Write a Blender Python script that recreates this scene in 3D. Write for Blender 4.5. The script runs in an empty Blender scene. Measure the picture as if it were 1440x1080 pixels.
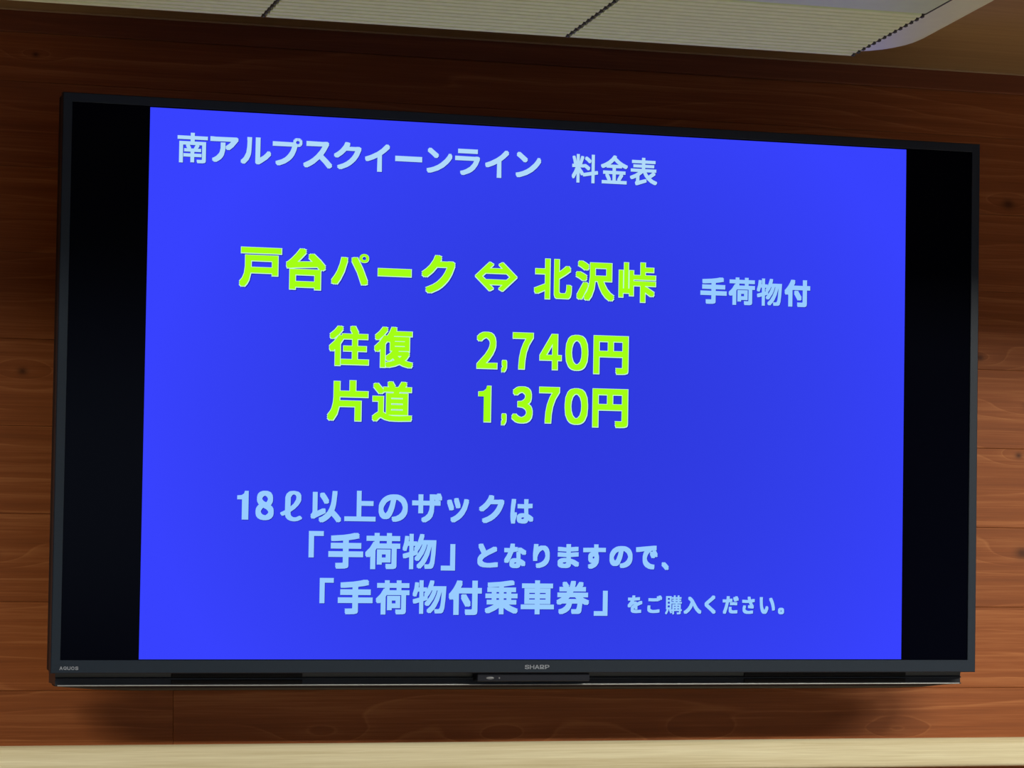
import bpy, bmesh, math, random, json
from mathutils import Vector, Matrix

S = bpy.context.scene
COL = S.collection
PI = math.pi

# ------------------------------------------------------------------ camera
CAM = Vector((-1.37812, -4.35383, 1.6))
cd = bpy.data.cameras.new('camera')
cam = bpy.data.objects.new('camera', cd)
COL.objects.link(cam)
RT = Vector((0.95366025, -0.30069637, -0.01066821))
UP = Vector((-0.02766584, -0.12293792, 0.99202866))
FW = Vector((0.29961095, 0.94576316, 0.12556003))
cam.matrix_world = Matrix(((RT.x, UP.x, -FW.x, CAM.x), (RT.y, UP.y, -FW.y, CAM.y), (RT.z, UP.z, -FW.z, CAM.z), (0, 0, 0, 1)))
cd.sensor_width = 36.0
cd.lens = 36.0 * 4166.51 / 1440.0
cd.clip_start = 0.05
S.camera = cam

# ------------------------------------------------------------------ world, exposure
S.view_settings.view_transform = 'Standard'
S.view_settings.look = 'None'
S.view_settings.gamma = 1.0
S.view_settings.exposure = 0.0
S.view_settings.use_curve_mapping = False
w = bpy.data.worlds.new('world')
S.world = w
w.use_nodes = True
w.node_tree.nodes['Background'].inputs[0].default_value = (0.60, 0.75, 1.0, 1)
w.node_tree.nodes['Background'].inputs[1].default_value = 1.0


def area(name, loc, rot, sx, sy, power, color):
    l = bpy.data.lights.new(name, 'AREA')
    l.shape = 'RECTANGLE'
    l.size = sx
    l.size_y = sy
    l.energy = power
    l.color = color
    o = bpy.data.objects.new(name, l)
    o.location = loc
    o.rotation_euler = rot
    COL.objects.link(o)
    return o


LAMPS = [(-2.2, -2.0), (0.95, -2.0), (2.45, -2.0)]
LAMP_W = 66
for lx, ly in LAMPS:
    area('ceiling_lamp_light', (lx, ly, 2.635), (0, 0, 0), 1.16, 0.16, LAMP_W, (1.0, 0.94, 0.82))
# daylight coming in at the windows of the right wall and of the wall behind the camera
WIN_R = 2
WIN_F = 1
area('window_daylight', (3.14, -3.3, 1.45), (0, -PI / 2, PI), 1.1, 2.2, WIN_R, (0.86, 0.93, 1.0))
area('window_daylight', (0.2, -6.92, 1.45), (PI / 2, 0, 0), 3.0, 1.1, WIN_F, (0.86, 0.93, 1.0))


# ------------------------------------------------------------------ materials
def mat(name):
    m = bpy.data.materials.new(name)
    m.use_nodes = True
    nt = m.node_tree
    return m, nt, nt.nodes['Principled BSDF']


def plain(name, col, rough=0.5, metal=0.0, spec=0.5, noise=0.0, scale=60):
    m, nt, b = mat(name)
    b.inputs['Roughness'].default_value = rough
    b.inputs['Metallic'].default_value = metal
    b.inputs['Specular IOR Level'].default_value = spec
    n = nt.nodes.new('ShaderNodeTexNoise')
    n.inputs['Scale'].default_value = scale
    tc = nt.nodes.new('ShaderNodeTexCoord')
    nt.links.new(tc.outputs['Object'], n.inputs['Vector'])
    r = nt.nodes.new('ShaderNodeValToRGB')
    k = noise
    r.color_ramp.elements[0].position = 0.3
    r.color_ramp.elements[1].position = 0.7
    r.color_ramp.elements[0].color = tuple(c * (1 - k) for c in col) + (1,)
    r.color_ramp.elements[1].color = tuple(min(1, c * (1 + k)) for c in col) + (1,)
    nt.links.new(n.outputs['Fac'], r.inputs['Fac'])
    nt.links.new(r.outputs['Color'], b.inputs['Base Color'])
    return m


def emit(name, col):
    m = bpy.data.materials.new(name)
    m.use_nodes = True
    nt = m.node_tree
    nt.nodes.clear()
    e = nt.nodes.new('ShaderNodeEmission')
    e.inputs['Color'].default_value = tuple(col) + (1,)
    o = nt.nodes.new('ShaderNodeOutputMaterial')
    nt.links.new(e.outputs[0], o.inputs[0])
    return m


def srgb(r, g, b):
    f = lambda c: (c / 255 / 12.92) if c / 255 <= 0.04045 else ((c / 255 + 0.055) / 1.055) ** 2.4
    return (f(r), f(g), f(b))


class NT:
    """small helper around a node tree"""
    def __init__(s, nt):
        s.nt = nt

    def math(s, op, a, b=None, c=None, clamp=False):
        n = s.nt.nodes.new('ShaderNodeMath')
        n.operation = op
        n.use_clamp = clamp
        for i, v in enumerate((a, b, c)):
            if v is None:
                continue
            if isinstance(v, (int, float)):
                n.inputs[i].default_value = v
            else:
                s.nt.links.new(v, n.inputs[i])
        return n.outputs[0]

    def noise(s, vec, scale, detail=2.0, rough=0.5):
        n = s.nt.nodes.new('ShaderNodeTexNoise')
        n.inputs['Scale'].default_value = scale
        n.inputs['Detail'].default_value = detail
        n.inputs['Roughness'].default_value = rough
        s.nt.links.new(vec, n.inputs['Vector'])
        return n.outputs['Fac']

    def comb(s, x, y, z):
        n = s.nt.nodes.new('ShaderNodeCombineXYZ')
        for i, v in enumerate((x, y, z)):
            if isinstance(v, (int, float)):
                n.inputs[i].default_value = v
            else:
                s.nt.links.new(v, n.inputs[i])
        return n.outputs[0]

    def mix(s, fac, a, b, mode='MIX'):
        n = s.nt.nodes.new('ShaderNodeMix')
        n.data_type = 'RGBA'
        n.blend_type = mode
        for i, v in ((0, fac), (6, a), (7, b)):
            if isinstance(v, (int, float)):
                n.inputs[i].default_value = v
            elif isinstance(v, tuple):
                n.inputs[i].default_value = v + (1,) if len(v) == 3 else v
            else:
                s.nt.links.new(v, n.inputs[i])
        return n.outputs[2]

    def ramp(s, fac, stops):
        n = s.nt.nodes.new('ShaderNodeValToRGB')
        e = n.color_ramp.elements
        while len(e) < len(stops):
            e.new(0.5)
        for el, (p, c) in zip(e, stops):
            el.position = p
            el.color = tuple(c) + (1,) if not isinstance(c, (int, float)) else (c, c, c, 1)
        s.nt.links.new(fac, n.inputs['Fac'])
        return n.outputs['Color']


def wood(name, dark, base, light, knots=(), along='X', line=1.0, rings=26.0, rough=0.5, vary=0.12, spec=0.22):
    """sawn softwood: growth-ring lines that run along the board and bend around the knots"""
    m, nt, b = mat(name)
    N = NT(nt)
    g = nt.nodes.new('ShaderNodeNewGeometry')
    sp = nt.nodes.new('ShaderNodeSeparateXYZ')
    nt.links.new(g.outputs['Position'], sp.inputs[0])
    oi = nt.nodes.new('ShaderNodeObjectInfo')
    rnd = oi.outputs['Random']
    X, Y, Z = sp.outputs
    if along == 'X':
        u, v, t = X, N.math('ADD', Z, N.math('MULTIPLY', Y, 0.6)), Y
    elif along == 'Y':
        u, v, t = Y, N.math('ADD', X, N.math('MULTIPLY', Z, 0.6)), Z
    elif along == 'XY':      # ceiling and floor: grain along x
        u, v, t = X, Y, Z
    off = N.math('MULTIPLY', rnd, 57.0)
    low = N.noise(N.comb(N.math('MULTIPLY', u, 1.1), N.math('MULTIPLY', v, 5.0), off), 1.0, 1.5, 0.5)
    mid = N.noise(N.comb(N.math('MULTIPLY', u, 3.5), N.math('MULTIPLY', v, 22.0), off), 1.0, 2.0, 0.5)
    h = N.math('ADD', N.math('MULTIPLY', v, rings), N.math('MULTIPLY', low, 5.5))
    h = N.math('ADD', h, N.math('MULTIPLY', mid, 0.9))
    kd = None
    for kx, kz, size in knots:
        core_on = size > 0
        size = abs(size)
        dx = N.math('SUBTRACT', X, kx)
        dz = N.math('SUBTRACT', Z, kz)
        dx2 = N.math('MULTIPLY', dx, dx)
        dz2 = N.math('MULTIPLY', dz, dz)
        wide = N.math('ADD', N.math('MULTIPLY', dx2, 1 / (size * 4.6) ** 2), N.math('MULTIPLY', dz2, 1 / (size * 1.5) ** 2))
        h = N.math('ADD', h, N.math('MULTIPLY', N.math('EXPONENT', N.math('MULTIPLY', wide, -1.0)), 1.7))
        if not core_on:
            continue
        core = N.math('ADD', N.math('MULTIPLY', dx2, 1 / (size * 0.75) ** 2), N.math('MULTIPLY', dz2, 1 / (size * 0.55) ** 2))
        e = N.math('EXPONENT', N.math('MULTIPLY', core, -1.0))
        kd = e if kd is None else N.math('MAXIMUM', kd, e)
    fr = N.math('FRACT', h)
    ringc = N.ramp(fr, [(0.0, 0.25), (0.55, 0.42), (0.86, 0.62), (0.93, 1.0), (1.0, 0.25)])
    fine = N.noise(N.comb(N.math('MULTIPLY', u, 9.0), N.math('MULTIPLY', v, 420.0), off), 1.0, 3.0, 0.6)
    streak = N.noise(N.comb(N.math('MULTIPLY', u, 1.6), N.math('MULTIPLY', v, 70.0), off), 1.0, 3.0, 0.6)
    f = N.math('ADD', N.math('MULTIPLY', N.math('SUBTRACT', ringc, 0.45), 0.42 * line), N.math('MULTIPLY', N.math('SUBTRACT', fine, 0.5), 0.65))
    f = N.math('ADD', f, N.math('MULTIPLY', N.math('SUBTRACT', streak, 0.5), 1.1))
    f = N.math('ADD', f, 0.5, clamp=True)
    c = N.ramp(f, [(0.0, dark), (0.5, base), (1.0, light)])
    shade = N.math('ADD', N.math('MULTIPLY', rnd, vary * 2), 1 - vary)
    c = N.mix(1.0, c, N.comb(shade, shade, shade), 'MULTIPLY')
    if kd is not None:
        c = N.mix(N.math('MULTIPLY', kd, 0.85), c, tuple(q * 0.28 for q in dark))
    nt.links.new(c, b.inputs['Base Color'])
    b.inputs['Roughness'].default_value = rough
    b.inputs['Specular IOR Level'].default_value = spec
    bp = nt.nodes.new('ShaderNodeBump')
    bp.inputs['Strength'].default_value = 0.12
    bp.inputs['Distance'].default_value = 0.001
    nt.links.new(fine, bp.inputs['Height'])
    nt.links.new(bp.outputs['Normal'], b.inputs['Normal'])
    return m


KNOTS = [(0.895, 2.166, .016), (0.870, 2.084, .009), (0.872, 1.924, .018), (0.866, 2.502, .015), (0.805, 2.244, .010),
         (-0.757, 2.176, .010), (-0.800, 1.905, .014), (-0.742, 2.655, .007), (-1.35, 2.02, .015), (1.42, 2.33, .016),
         (1.2, 1.77, .012), (-1.15, 1.75, .015), (-1.6, 2.4, .014), (1.9, 1.95, .016), (-0.30, 1.641, -.016), (0.64, 1.640, -.012), (-0.02, 1.638, -.014), (0.30, 1.642, -.016)]
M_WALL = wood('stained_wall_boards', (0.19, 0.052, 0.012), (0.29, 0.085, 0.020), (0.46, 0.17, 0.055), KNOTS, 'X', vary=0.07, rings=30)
M_TRIM = wood('stained_trim', (0.13, 0.04, 0.016), (0.18, 0.055, 0.021), (0.25, 0.085, 0.034), (), 'X', line=0.5)
M_RAIL = wood('pale_rail_wood', (0.44, 0.37, 0.20), (0.62, 0.56, 0.36), (0.78, 0.74, 0.52), (), 'X', line=0.4, rings=60, rough=0.42, vary=0.0)
M_CEIL = wood('ceiling_veneer', (0.34, 0.20, 0.085), (0.42, 0.26, 0.11), (0.50, 0.32, 0.15), (), 'XY', line=0.3, rings=14, rough=0.5, vary=0.0)
M_BEAD = plain('pale_ceiling_bead', (0.45, 0.30, 0.16), 0.5, noise=0.05)
M_FLOOR = wood('floor_wood', (0.25, 0.25, 0.23), (0.33, 0.33, 0.30), (0.38, 0.38, 0.35), (), 'XY', line=0.5, rings=20, rough=0.4, vary=0.0)
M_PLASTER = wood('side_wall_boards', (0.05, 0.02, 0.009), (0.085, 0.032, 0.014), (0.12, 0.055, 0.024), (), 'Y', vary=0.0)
M_BACKING = plain('wall_backing', (0.03, 0.015, 0.008), 0.9)
M_WHITE = plain('white_paint', (0.7, 0.7, 0.68), 0.5, noise=0.02)
M_DIFF = emit('lamp_diffuser_glow', (2.2, 2.05, 1.75))

M_BEZEL = plain('slate_bezel', (0.010, 0.019, 0.032), 0.42, spec=0.35, noise=0.04, scale=200)
M_CASE = plain('black_case', (0.010, 0.012, 0.015), 0.5, spec=0.2, noise=0.05)
M_BAR = plain('speaker_bar_plastic', (0.012, 0.018, 0.026), 0.35, noise=0.05)
M_SLOT = plain('slot_black', (0.002, 0.002, 0.003), 0.9)
M_SILVER = plain('silver_strip', (0.36, 0.38, 0.38), 0.4, metal=0.5)
M_LETTER = plain('silver_lettering', (0.24, 0.27, 0.32), 0.4, noise=0.02)
M_MODULE = plain('sensor_plastic', (0.010, 0.012, 0.020), 0.4, spec=0.3)
M_LENS = plain('grey_lens', (0.16, 0.17, 0.19), 0.3)
M_GLASS = plain('dark_screen_glass', (0.0010, 0.0014, 0.0045), 0.16, spec=0.05)
M_BRKT = plain('bracket_steel', (0.02, 0.02, 0.02), 0.5, metal=0.5)

M_AC = plain('ac_plastic', (0.70, 0.76, 0.50), 0.45, noise=0.02)
M_ACP = plain('ac_flat_panel', (0.58, 0.70, 0.42), 0.45, noise=0.02)
M_SLAT = plain('ac_grille_slats', (0.76, 0.85, 0.50), 0.5, noise=0.03)
M_GRB = plain('ac_grille_gap_shade', (0.30, 0.32, 0.22), 0.6)  # darker than the slats: shade of the gaps put into the plate colour
M_DARK = plain('ac_inner_dark', (0.10, 0.10, 0.08), 0.8)

T_SHADOW = emit('slide_shadow_ink', srgb(36, 40, 168))
T_TITLE = emit('slide_title_ink', srgb(176, 218, 250))
T_NOTE = emit('slide_note_ink', srgb(152, 204, 255))
T_GREEN = emit('slide_green_ink', srgb(164, 255, 22))
T_EDGE = emit('slide_edge_ink', srgb(196, 246, 222))


def slide_blue():
    """lit blue slide: its blue is a little stronger towards the edges"""
    m = bpy.data.materials.new('slide_blue')
    m.use_nodes = True
    nt = m.node_tree
    nt.nodes.clear()
    N = NT(nt)
    tc = nt.nodes.new('ShaderNodeTexCoord')
    sp = nt.nodes.new('ShaderNodeSeparateXYZ')
    nt.links.new(tc.outputs['Object'], sp.inputs[0])
    dx = N.math('SUBTRACT', sp.outputs[0], 0.04)
    dz = N.math('ADD', sp.outputs[2], 0.06)
    d = N.math('ADD', N.math('MULTIPLY', N.math('MULTIPLY', dx, dx), 2.2), N.math('MULTIPLY', N.math('MULTIPLY', dz, dz), 2.6))
    c = N.ramp(d, [(0.0, srgb(47, 58, 222)), (0.30, srgb(50, 62, 233)), (0.9, srgb(56, 66, 254))])
    e = nt.nodes.new('ShaderNodeEmission')
    nt.links.new(c, e.inputs['Color'])
    o = nt.nodes.new('ShaderNodeOutputMaterial')
    nt.links.new(e.outputs[0], o.inputs[0])
    return m


T_BLUE = slide_blue()


# ------------------------------------------------------------------ mesh helpers
def obj(name, bm, m, parent=None, smooth=False):
    me = bpy.data.meshes.new(name)
    bmesh.ops.recalc_face_normals(bm, faces=bm.faces)
    bm.to_mesh(me)
    bm.free()
    me.materials.append(m)
    if smooth:
        for p in me.polygons:
            p.use_smooth = True
        me.set_sharp_from_angle(angle=math.radians(35))
    o = bpy.data.objects.new(name, me)
    COL.objects.link(o)
    if parent:
        o.parent = parent
    return o


def box(bm, x0, x1, y0, y1, z0, z1, bev=0.0, seg=2):
    r = bmesh.ops.create_cube(bm, size=1.0)
    vs = r['verts']
    for v in vs:
        v.co = Vector(((x0 + x1) / 2 + v.co.x * (x1 - x0), (y0 + y1) / 2 + v.co.y * (y1 - y0), (z0 + z1) / 2 + v.co.z * (z1 - z0)))
    if bev:
        es = list({e for v in vs for e in v.link_edges})
        bmesh.ops.bevel(bm, geom=es, offset=bev, segments=seg, affect='EDGES', profile=0.5)
    return bm


def nbox(*a, **k):
    return box(bmesh.new(), *a, **k)


def extrude_profile(pts, x0, x1):
    """closed profile in (y, z), extruded along x"""
    bm = bmesh.new()
    A = [bm.verts.new((x0, y, z)) for y, z in pts]
    B = [bm.verts.new((x1, y, z)) for y, z in pts]
    n = len(pts)
    for i in range(n):
        bm.faces.new((A[i], A[(i + 1) % n], B[(i + 1) % n], B[i]))
    bm.faces.new(A)
    bm.faces.new(B[::-1])
    return bm


def structure(o):
    o['kind'] = 'structure'
    return o


def empty(name, loc, label, cat, rot=(0, 0, 0)):
    o = bpy.data.objects.new(name, None)
    o.empty_display_size = 0.1
    o.location = loc
    o.rotation_euler = rot
    o['label'] = label
    o['category'] = cat
    COL.objects.link(o)
    return o


# ------------------------------------------------------------------ the room
RX = 3.2
RY = -7.0
CEIL = 2.721
structure(obj('floor', nbox(-RX - .1, RX + .1, RY - .1, 0.12, -0.1, 0), M_FLOOR))
structure(obj('ceiling', nbox(-RX - .1, RX + .1, RY - .1, 0.12, CEIL, CEIL + 0.1), M_CEIL))
back = structure(obj('wall_back', nbox(-RX - .1, RX + .1, 0.018, 0.12, 0, CEIL), M_BACKING))
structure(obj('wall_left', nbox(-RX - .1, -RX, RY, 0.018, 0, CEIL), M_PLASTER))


def wall_with_hole(name, axis, pos0, pos1, a0, a1, h0, h1, z0, z1):
    bm = bmesh.new()
    parts = [(a0, h0, 0, CEIL), (h1, a1, 0, CEIL), (h0, h1, 0, z0), (h0, h1, z1, CEIL)]
    for p0, p1, q0, q1 in parts:
        if axis == 'y':
            box(bm, pos0, pos1, p0, p1, q0, q1)
        else:
            box(bm, p0, p1, pos0, pos1, q0, q1)
    return structure(obj(name, bm, M_PLASTER))


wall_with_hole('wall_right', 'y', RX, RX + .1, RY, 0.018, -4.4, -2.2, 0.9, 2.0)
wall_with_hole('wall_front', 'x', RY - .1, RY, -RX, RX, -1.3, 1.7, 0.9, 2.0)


def window(name, axis, pos, a0, a1, z0, z1):
    bm = bmesh.new()
    t = 0.05
    n = 3 if axis == 'x' else 2
    bars = [(a0, a1, z0, z0 + t), (a0, a1, z1 - t, z1)]
    for i in range(n + 1):
        c = a0 + (a1 - a0) * i / n
        c = min(max(c, a0 + t / 2), a1 - t / 2)
        bars.append((c - t / 2, c + t / 2, z0 + t, z1 - t))
    for p0, p1, q0, q1 in bars:
        if axis == 'y':
            box(bm, pos - 0.02, pos + 0.02, p0, p1, q0, q1)
        else:
            box(bm, p0, p1, pos - 0.02, pos + 0.02, q0, q1)
    return structure(obj(name, bm, M_WHITE))


window('window_1', 'y', RX + 0.05, -4.4, -2.2, 0.9, 2.0)
window('window_2', 'x', RY - 0.05, -1.3, 1.7, 0.9, 2.0)

# horizontal boards of the back wall, each one a piece of its own
SEAMS = [1.7065 + 0.1295 * k for k in range(-13, 8)]
SEAMS = [0.0] + [s for s in SEAMS if s > 0.03] + [2.722]
rng = random.Random(7)
for i in range(len(SEAMS) - 1):
    z0, z1 = SEAMS[i], min(SEAMS[i + 1], CEIL)
    if z1 - z0 < 0.02:
        continue
    if abs(z1 - 1.7065) < 0.01:
        joints = [-0.530, 1.95]
    elif abs(z0 - 1.7065) < 0.01 or z1 > 2.55 or abs(z1 - 1.577) < 0.01:
        joints = [-1.7, 1.6]
    else:
        joints = [rng.uniform(-0.55, 0.5) + (0 if i % 2 else 0.05)] + ([rng.choice((-2.2, 2.1))] if i % 3 else [])
    xs = [-RX] + sorted(joints) + [RX]
    for a, b in zip(xs, xs[1:]):
        g = 0.00018
        o = obj('board', nbox(a + g, b - g, 0.0, 0.018, z0 + g, z1 - g, bev=0.0005, seg=1), M_WALL, back)

# crown trim under the ceiling, and the thin pale bead in the corner
structure(obj('trim_1', nbox(-RX, RX, -0.008, 0.0, 2.687, CEIL, bev=0.0015), M_TRIM))
structure(obj('trim_2', nbox(-RX, RX, -0.0125, -0.008, CEIL - 0.0022, CEIL, bev=0.0006), M_BEAD))
# pale rail with a rounded nose
r = 0.0145
prof = [(0.0, 1.5805), (-0.030, 1.5805)]
for k in range(7):
    a = k / 6 * PI / 2
    prof.append((-0.037 - 0.004 * math.sin(a) + 0.004, 1.5845 + 0.004 * (k / 6)) if False else (-0.034 + 0.006 * math.cos(a + PI / 2), 1.5865 - 0.006 * math.cos(a)))
for k in range(9):
    a = k / 8 * PI / 2
    prof.append((-0.040 + r * (1 - math.cos(a)), 1.6265 - r + r * math.sin(a)))
prof.append((0.0, 1.6265))
structure(obj('trim_3', extrude_profile(prof, -RX, RX), M_RAIL, smooth=True))
# added out-of-view beam that keeps direct lamp light off the upper wall
structure(obj('light_block_beam', nbox(-RX, RX, -1.62, -1.55, 2.56, CEIL, bev=0.004), M_CEIL))

# ceiling lamps
first = None
for k, (lx, ly) in enumerate(LAMPS):
    lab = 'long white ceiling lamp, %s of the three beside the added light-blocking beam' % ('leftmost', 'middle one', 'rightmost')[k]
    if first is None:
        t = empty('ceiling_lamp', (lx, ly, CEIL), lab, 'lamp')
        obj('housing', nbox(-0.63, 0.63, -0.11, 0.11, -0.06, 0, bev=0.006), M_WHITE, t)
        obj('diffuser', nbox(-0.60, 0.60, -0.085, 0.085, -0.075, -0.06, bev=0.003), M_DIFF, t)
        first = t
    else:
        t = first.copy()
        COL.objects.link(t)
        t.location = (lx, ly, CEIL)
        t['label'] = lab
        for ch in [c for c in bpy.data.objects if c.parent == first]:
            c = ch.copy()
            COL.objects.link(c)
            c.parent = t
    t['group'] = 'ceiling lamps beside the beam'

# ------------------------------------------------------------------ ceiling air conditioner
ac = empty('air_conditioner', (0, 0, 0.005), 'long off-white ceiling air conditioner with ribbed grilles above the television', 'air conditioner')
AZ = 2.522
AX0, AX1 = -1.060, 0.300     # ends of the casing
AY1, AY0 = -0.8165, -1.500    # back and front
F = 0.030                    # radius of the rounded lower edge


def rr_outline(x0, x1, y0, y1, r, n=8):
    pts = []
    for cx, cy, a0 in ((x1 - r, y1 - r, 0), (x0 + r, y1 - r, PI / 2), (x0 + r, y0 + r, PI), (x1 - r, y0 + r, 1.5 * PI)):
        for k in range(n + 1):
            a = a0 + k / n * PI / 2
            pts.append((cx + r * math.cos(a), cy + r * math.sin(a)))
    return pts


bm = bmesh.new()
rings = []
K = 8
for k in range(K + 1):
    a = k / K * PI / 2
    ins = F * (1 - math.sin(a))
    z = AZ + F * 0.8 * (1 - math.cos(a))
    # the end caps are rounded fully, the long back edge only a little
    insy = ins * 0.12
    ring = []
    for x, y in rr_outline(AX0 + ins, AX1 - ins, AY0 + ins, AY1 - insy, max(0.085 - ins * 0.35, 0.02)):
        ring.append(bm.verts.new((x, y, z)))
    rings.append(ring)
rings.append([bm.verts.new((v.co.x, v.co.y, CEIL - 0.005)) for v in rings[-1]])
for A, B in zip(rings, rings[1:]):
    n = len(A)
    for i in range(n):
        bm.faces.new((A[i], A[(i + 1) % n], B[(i + 1) % n], B[i]))
bm.faces.new(rings[0])
bm.faces.new(rings[-1])
obj('casing', bm, M_AC, ac, smooth=True)

# flat bottom panel towards the room
fp = obj('bottom_panel', nbox(-0.978, 0.2205, -1.42, -1.0455, AZ - 0.004, AZ + 0.002, bev=0.002), M_ACP, ac)
obj('air_outlet', nbox(-0.95, 0.19, -1.487, -1.45, AZ + 0.010, AZ + 0.03, bev=0.003), M_DARK, ac)
# three grille panels, each with fine slats that run parallel to the wall
GX = [(-0.978, -0.5805), (-0.5785, -0.1805), (-0.1785, 0.2195)]
for gx0, gx1 in GX:
    p = obj('grille_panel', nbox(gx0 + 0.001, gx1 - 0.001, -1.0445, -0.817, AZ - 0.0006, AZ + 0.004), M_GRB, ac)
    bm = bmesh.new()
    ns = 14
    pitch = (1.0445 - 0.817) / ns
    for s in range(ns):
        y = -0.817 - (s + 0.5) * pitch
        hw = pitch * 0.37
        # each slat: a shallow rounded rib
        pf = [(y - hw, AZ - 0.0015), (y - hw * 0.75, AZ - 0.0048), (y + hw * 0.4, AZ - 0.0058), (y + hw, AZ - 0.0035), (y + hw, AZ - 0.0015)]
        A = [bm.verts.new((gx0 + 0.0025, a, b)) for a, b in pf]
        B = [bm.verts.new((gx1 - 0.0025, a, b)) for a, b in pf]
        for i in range(5):
            bm.faces.new((A[i], A[(i + 1) % 5], B[(i + 1) % 5], B[i]))
        bm.faces.new(A)
        bm.faces.new(B[::-1])
    o = obj('slats', bm, M_SLAT, p)
    o['kind'] = 'stuff'
for x in (-0.5795, -0.1795, 0.2205):
    # dark joint with the toothed ends of the slats
    bm = bmesh.new()
    for s in range(14):
        y = -0.817 - (s + 0.5) * pitch
        box(bm, x - 0.0013, x + 0.0013, y - pitch * 0.16, y + pitch * 0.2, AZ - 0.0062, AZ - 0.001)
    box(bm, x - 0.0004, x + 0.0004, -1.0445, -0.817, AZ - 0.0045, AZ - 0.001)
    o = obj('grille_joint', bm, M_DARK, ac)
bm = nbox(0.2200, 0.2215, -1.42, -1.0445, AZ - 0.0045, AZ - 0.001)
obj('panel_joint', bm, M_DARK, ac)

# ------------------------------------------------------------------ television
TILT = 0.08794851
TVC = Vector((0.0, -0.14, 2.14692))
TV_K = 0.981
TVC = CAM + TV_K * (TVC - CAM)
tv = empty('television', TVC, 'large black wall television tilted forward showing a blue fare slide', 'television', (TILT, 0, 0))
tv.scale = (TV_K, TV_K, TV_K)
# local axes: x right, z up along the panel, y into the wall; the glass lies at y = 0


def frame_bm(ox0, ox1, oz0, oz1, ix0, ix1, iz0, iz1, y0, y1, lip):
    """rectangular frame with mitred corners, a chamfered outer edge and depth"""
    bm = bmesh.new()
    def ring(x0, x1, z0, z1, y):
        return [bm.verts.new(p) for p in ((x0, y, z0), (x1, y, z0), (x1, y, z1), (x0, y, z1))]
    c = lip
    R = [ring(ix0, ix1, iz0, iz1, y1), ring(ix0, ix1, iz0, iz1, y0 + 0.0004), ring(ix0 - .0005, ix1 + .0005, iz0 - .0005, iz1 + .0005, y0),
         ring(ox0 + c, ox1 - c, oz0 + c, oz1 - c, y0), ring(ox0, ox1, oz0, oz1, y0 + c), ring(ox0, ox1, oz0, oz1, y1)]
    for k in range(len(R)):
        A, B = R[k], R[(k + 1) % len(R)]
        for i in range(4):
            bm.faces.new((A[i], A[(i + 1) % 4], B[(i + 1) % 4], B[i]))
    return bm


BX0, BX1, BZ0, BZ1 = -0.7280, 0.7280, -0.4204, 0.4147
obj('bezel', frame_bm(BX0, BX1, BZ0, BZ1, -0.7143, 0.7143, -0.4014, 0.4014, -0.0022, 0.014, 0.0012), M_BEZEL, tv)
scr = obj('screen', nbox(-0.7147, 0.7147, 0.0, 0.006, -0.4018, 0.4018), M_GLASS, tv)
obj('chassis', nbox(-0.7268, 0.7268, 0.014, 0.044, -0.4185, 0.4138, bev=0.003), M_CASE, tv)
bm = bmesh.new()
a = [(-0.60, 0.044, -0.38), (0.60, 0.044, -0.38), (0.60, 0.044, 0.30), (-0.60, 0.044, 0.30)]
b = [(-0.56, 0.075, -0.35), (0.56, 0.075, -0.35), (0.56, 0.075, 0.22), (-0.56, 0.075, 0.22)]
A = [bm.verts.new(p) for p in a]
B = [bm.verts.new(p) for p in b]
for i in range(4):
    bm.faces.new((A[i], A[(i + 1) % 4], B[(i + 1) % 4], B[i]))
bm.faces.new(A)
bm.faces.new(B[::-1])
obj('back_cover', bm, M_CASE, tv)
# wall bracket: two arms behind the back cover and a plate on the boards
for x in (-0.2, 0.2):
    bm = bmesh.new()
    pts = [(0.074, -0.20), (0.205, -0.20), (0.239, 0.18), (0.074, 0.18)]
    A = [bm.verts.new((x - 0.015, p, q)) for p, q in pts]
    B = [bm.verts.new((x + 0.015, p, q)) for p, q in pts]
    for i in range(4):
        bm.faces.new((A[i], A[(i + 1) % 4], B[(i + 1) % 4], B[i]))
    bm.faces.new(A)
    bm.faces.new(B[::-1])
    obj('bracket_arm', bm, M_BRKT, tv)

# speaker bar under the bezel: ridge in the middle, swept lower lip, tapering underside
SB = 0.0265   # set back behind the bezel
bar_prof = [(SB - 0.012, -0.4185), (SB, -0.4195), (SB + 0.002, -0.4282), (SB - 0.0015, -0.4292), (SB - 0.0015, -0.4302), (SB + 0.002, -0.4312),
            (SB + 0.001, -0.4385), (SB + 0.060, -0.4385), (SB + 0.060, -0.4185)]
obj('speaker_bar', extrude_profile(bar_prof, -0.7165, 0.7165), M_BAR, tv)
# dark openings in the bar
for x0, x1 in ((-0.5475, -0.352), (0.3485, 0.621)):
    for z0, z1 in ((-0.4284, -0.4197), (-0.4380, -0.4314)):
        obj('speaker_slot', nbox(x0, x1, SB - 0.0012, SB + 0.004, z0 + 0.0003, z1 - 0.0003, bev=0.0008), M_SLOT, tv)
# swept underside: its lower edge bows down behind the lip and runs out at both ends
bm = bmesh.new()
secs = []
NS = 24
for k in range(NS + 1):
    x = -0.7168 + 1.4336 * k / NS
    e = min(1.0, (0.7168 - abs(x)) / 0.10)
    h = 0.0008 + 0.0072 * math.sin(e * PI / 2)
    rear = 0.030 + 0.026 * e
    pf = [(SB - 0.0012, -0.4385), (SB - 0.0016, -0.4398), (SB + 0.003, -0.4402 - h * 0.45), (SB + 0.014, -0.4394 - h), (SB + rear - 0.006, -0.4394 - h), (SB + rear, -0.4385)]
    secs.append([bm.verts.new((x, a, b)) for a, b in pf])
for A, B in zip(secs, secs[1:]):
    for i in range(6):
        bm.faces.new((A[i], A[(i + 1) % 6], B[(i + 1) % 6], B[i]))
bm.faces.new(secs[0])
bm.faces.new(secs[-1][::-1])
obj('underside', bm, M_CASE, tv)
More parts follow.
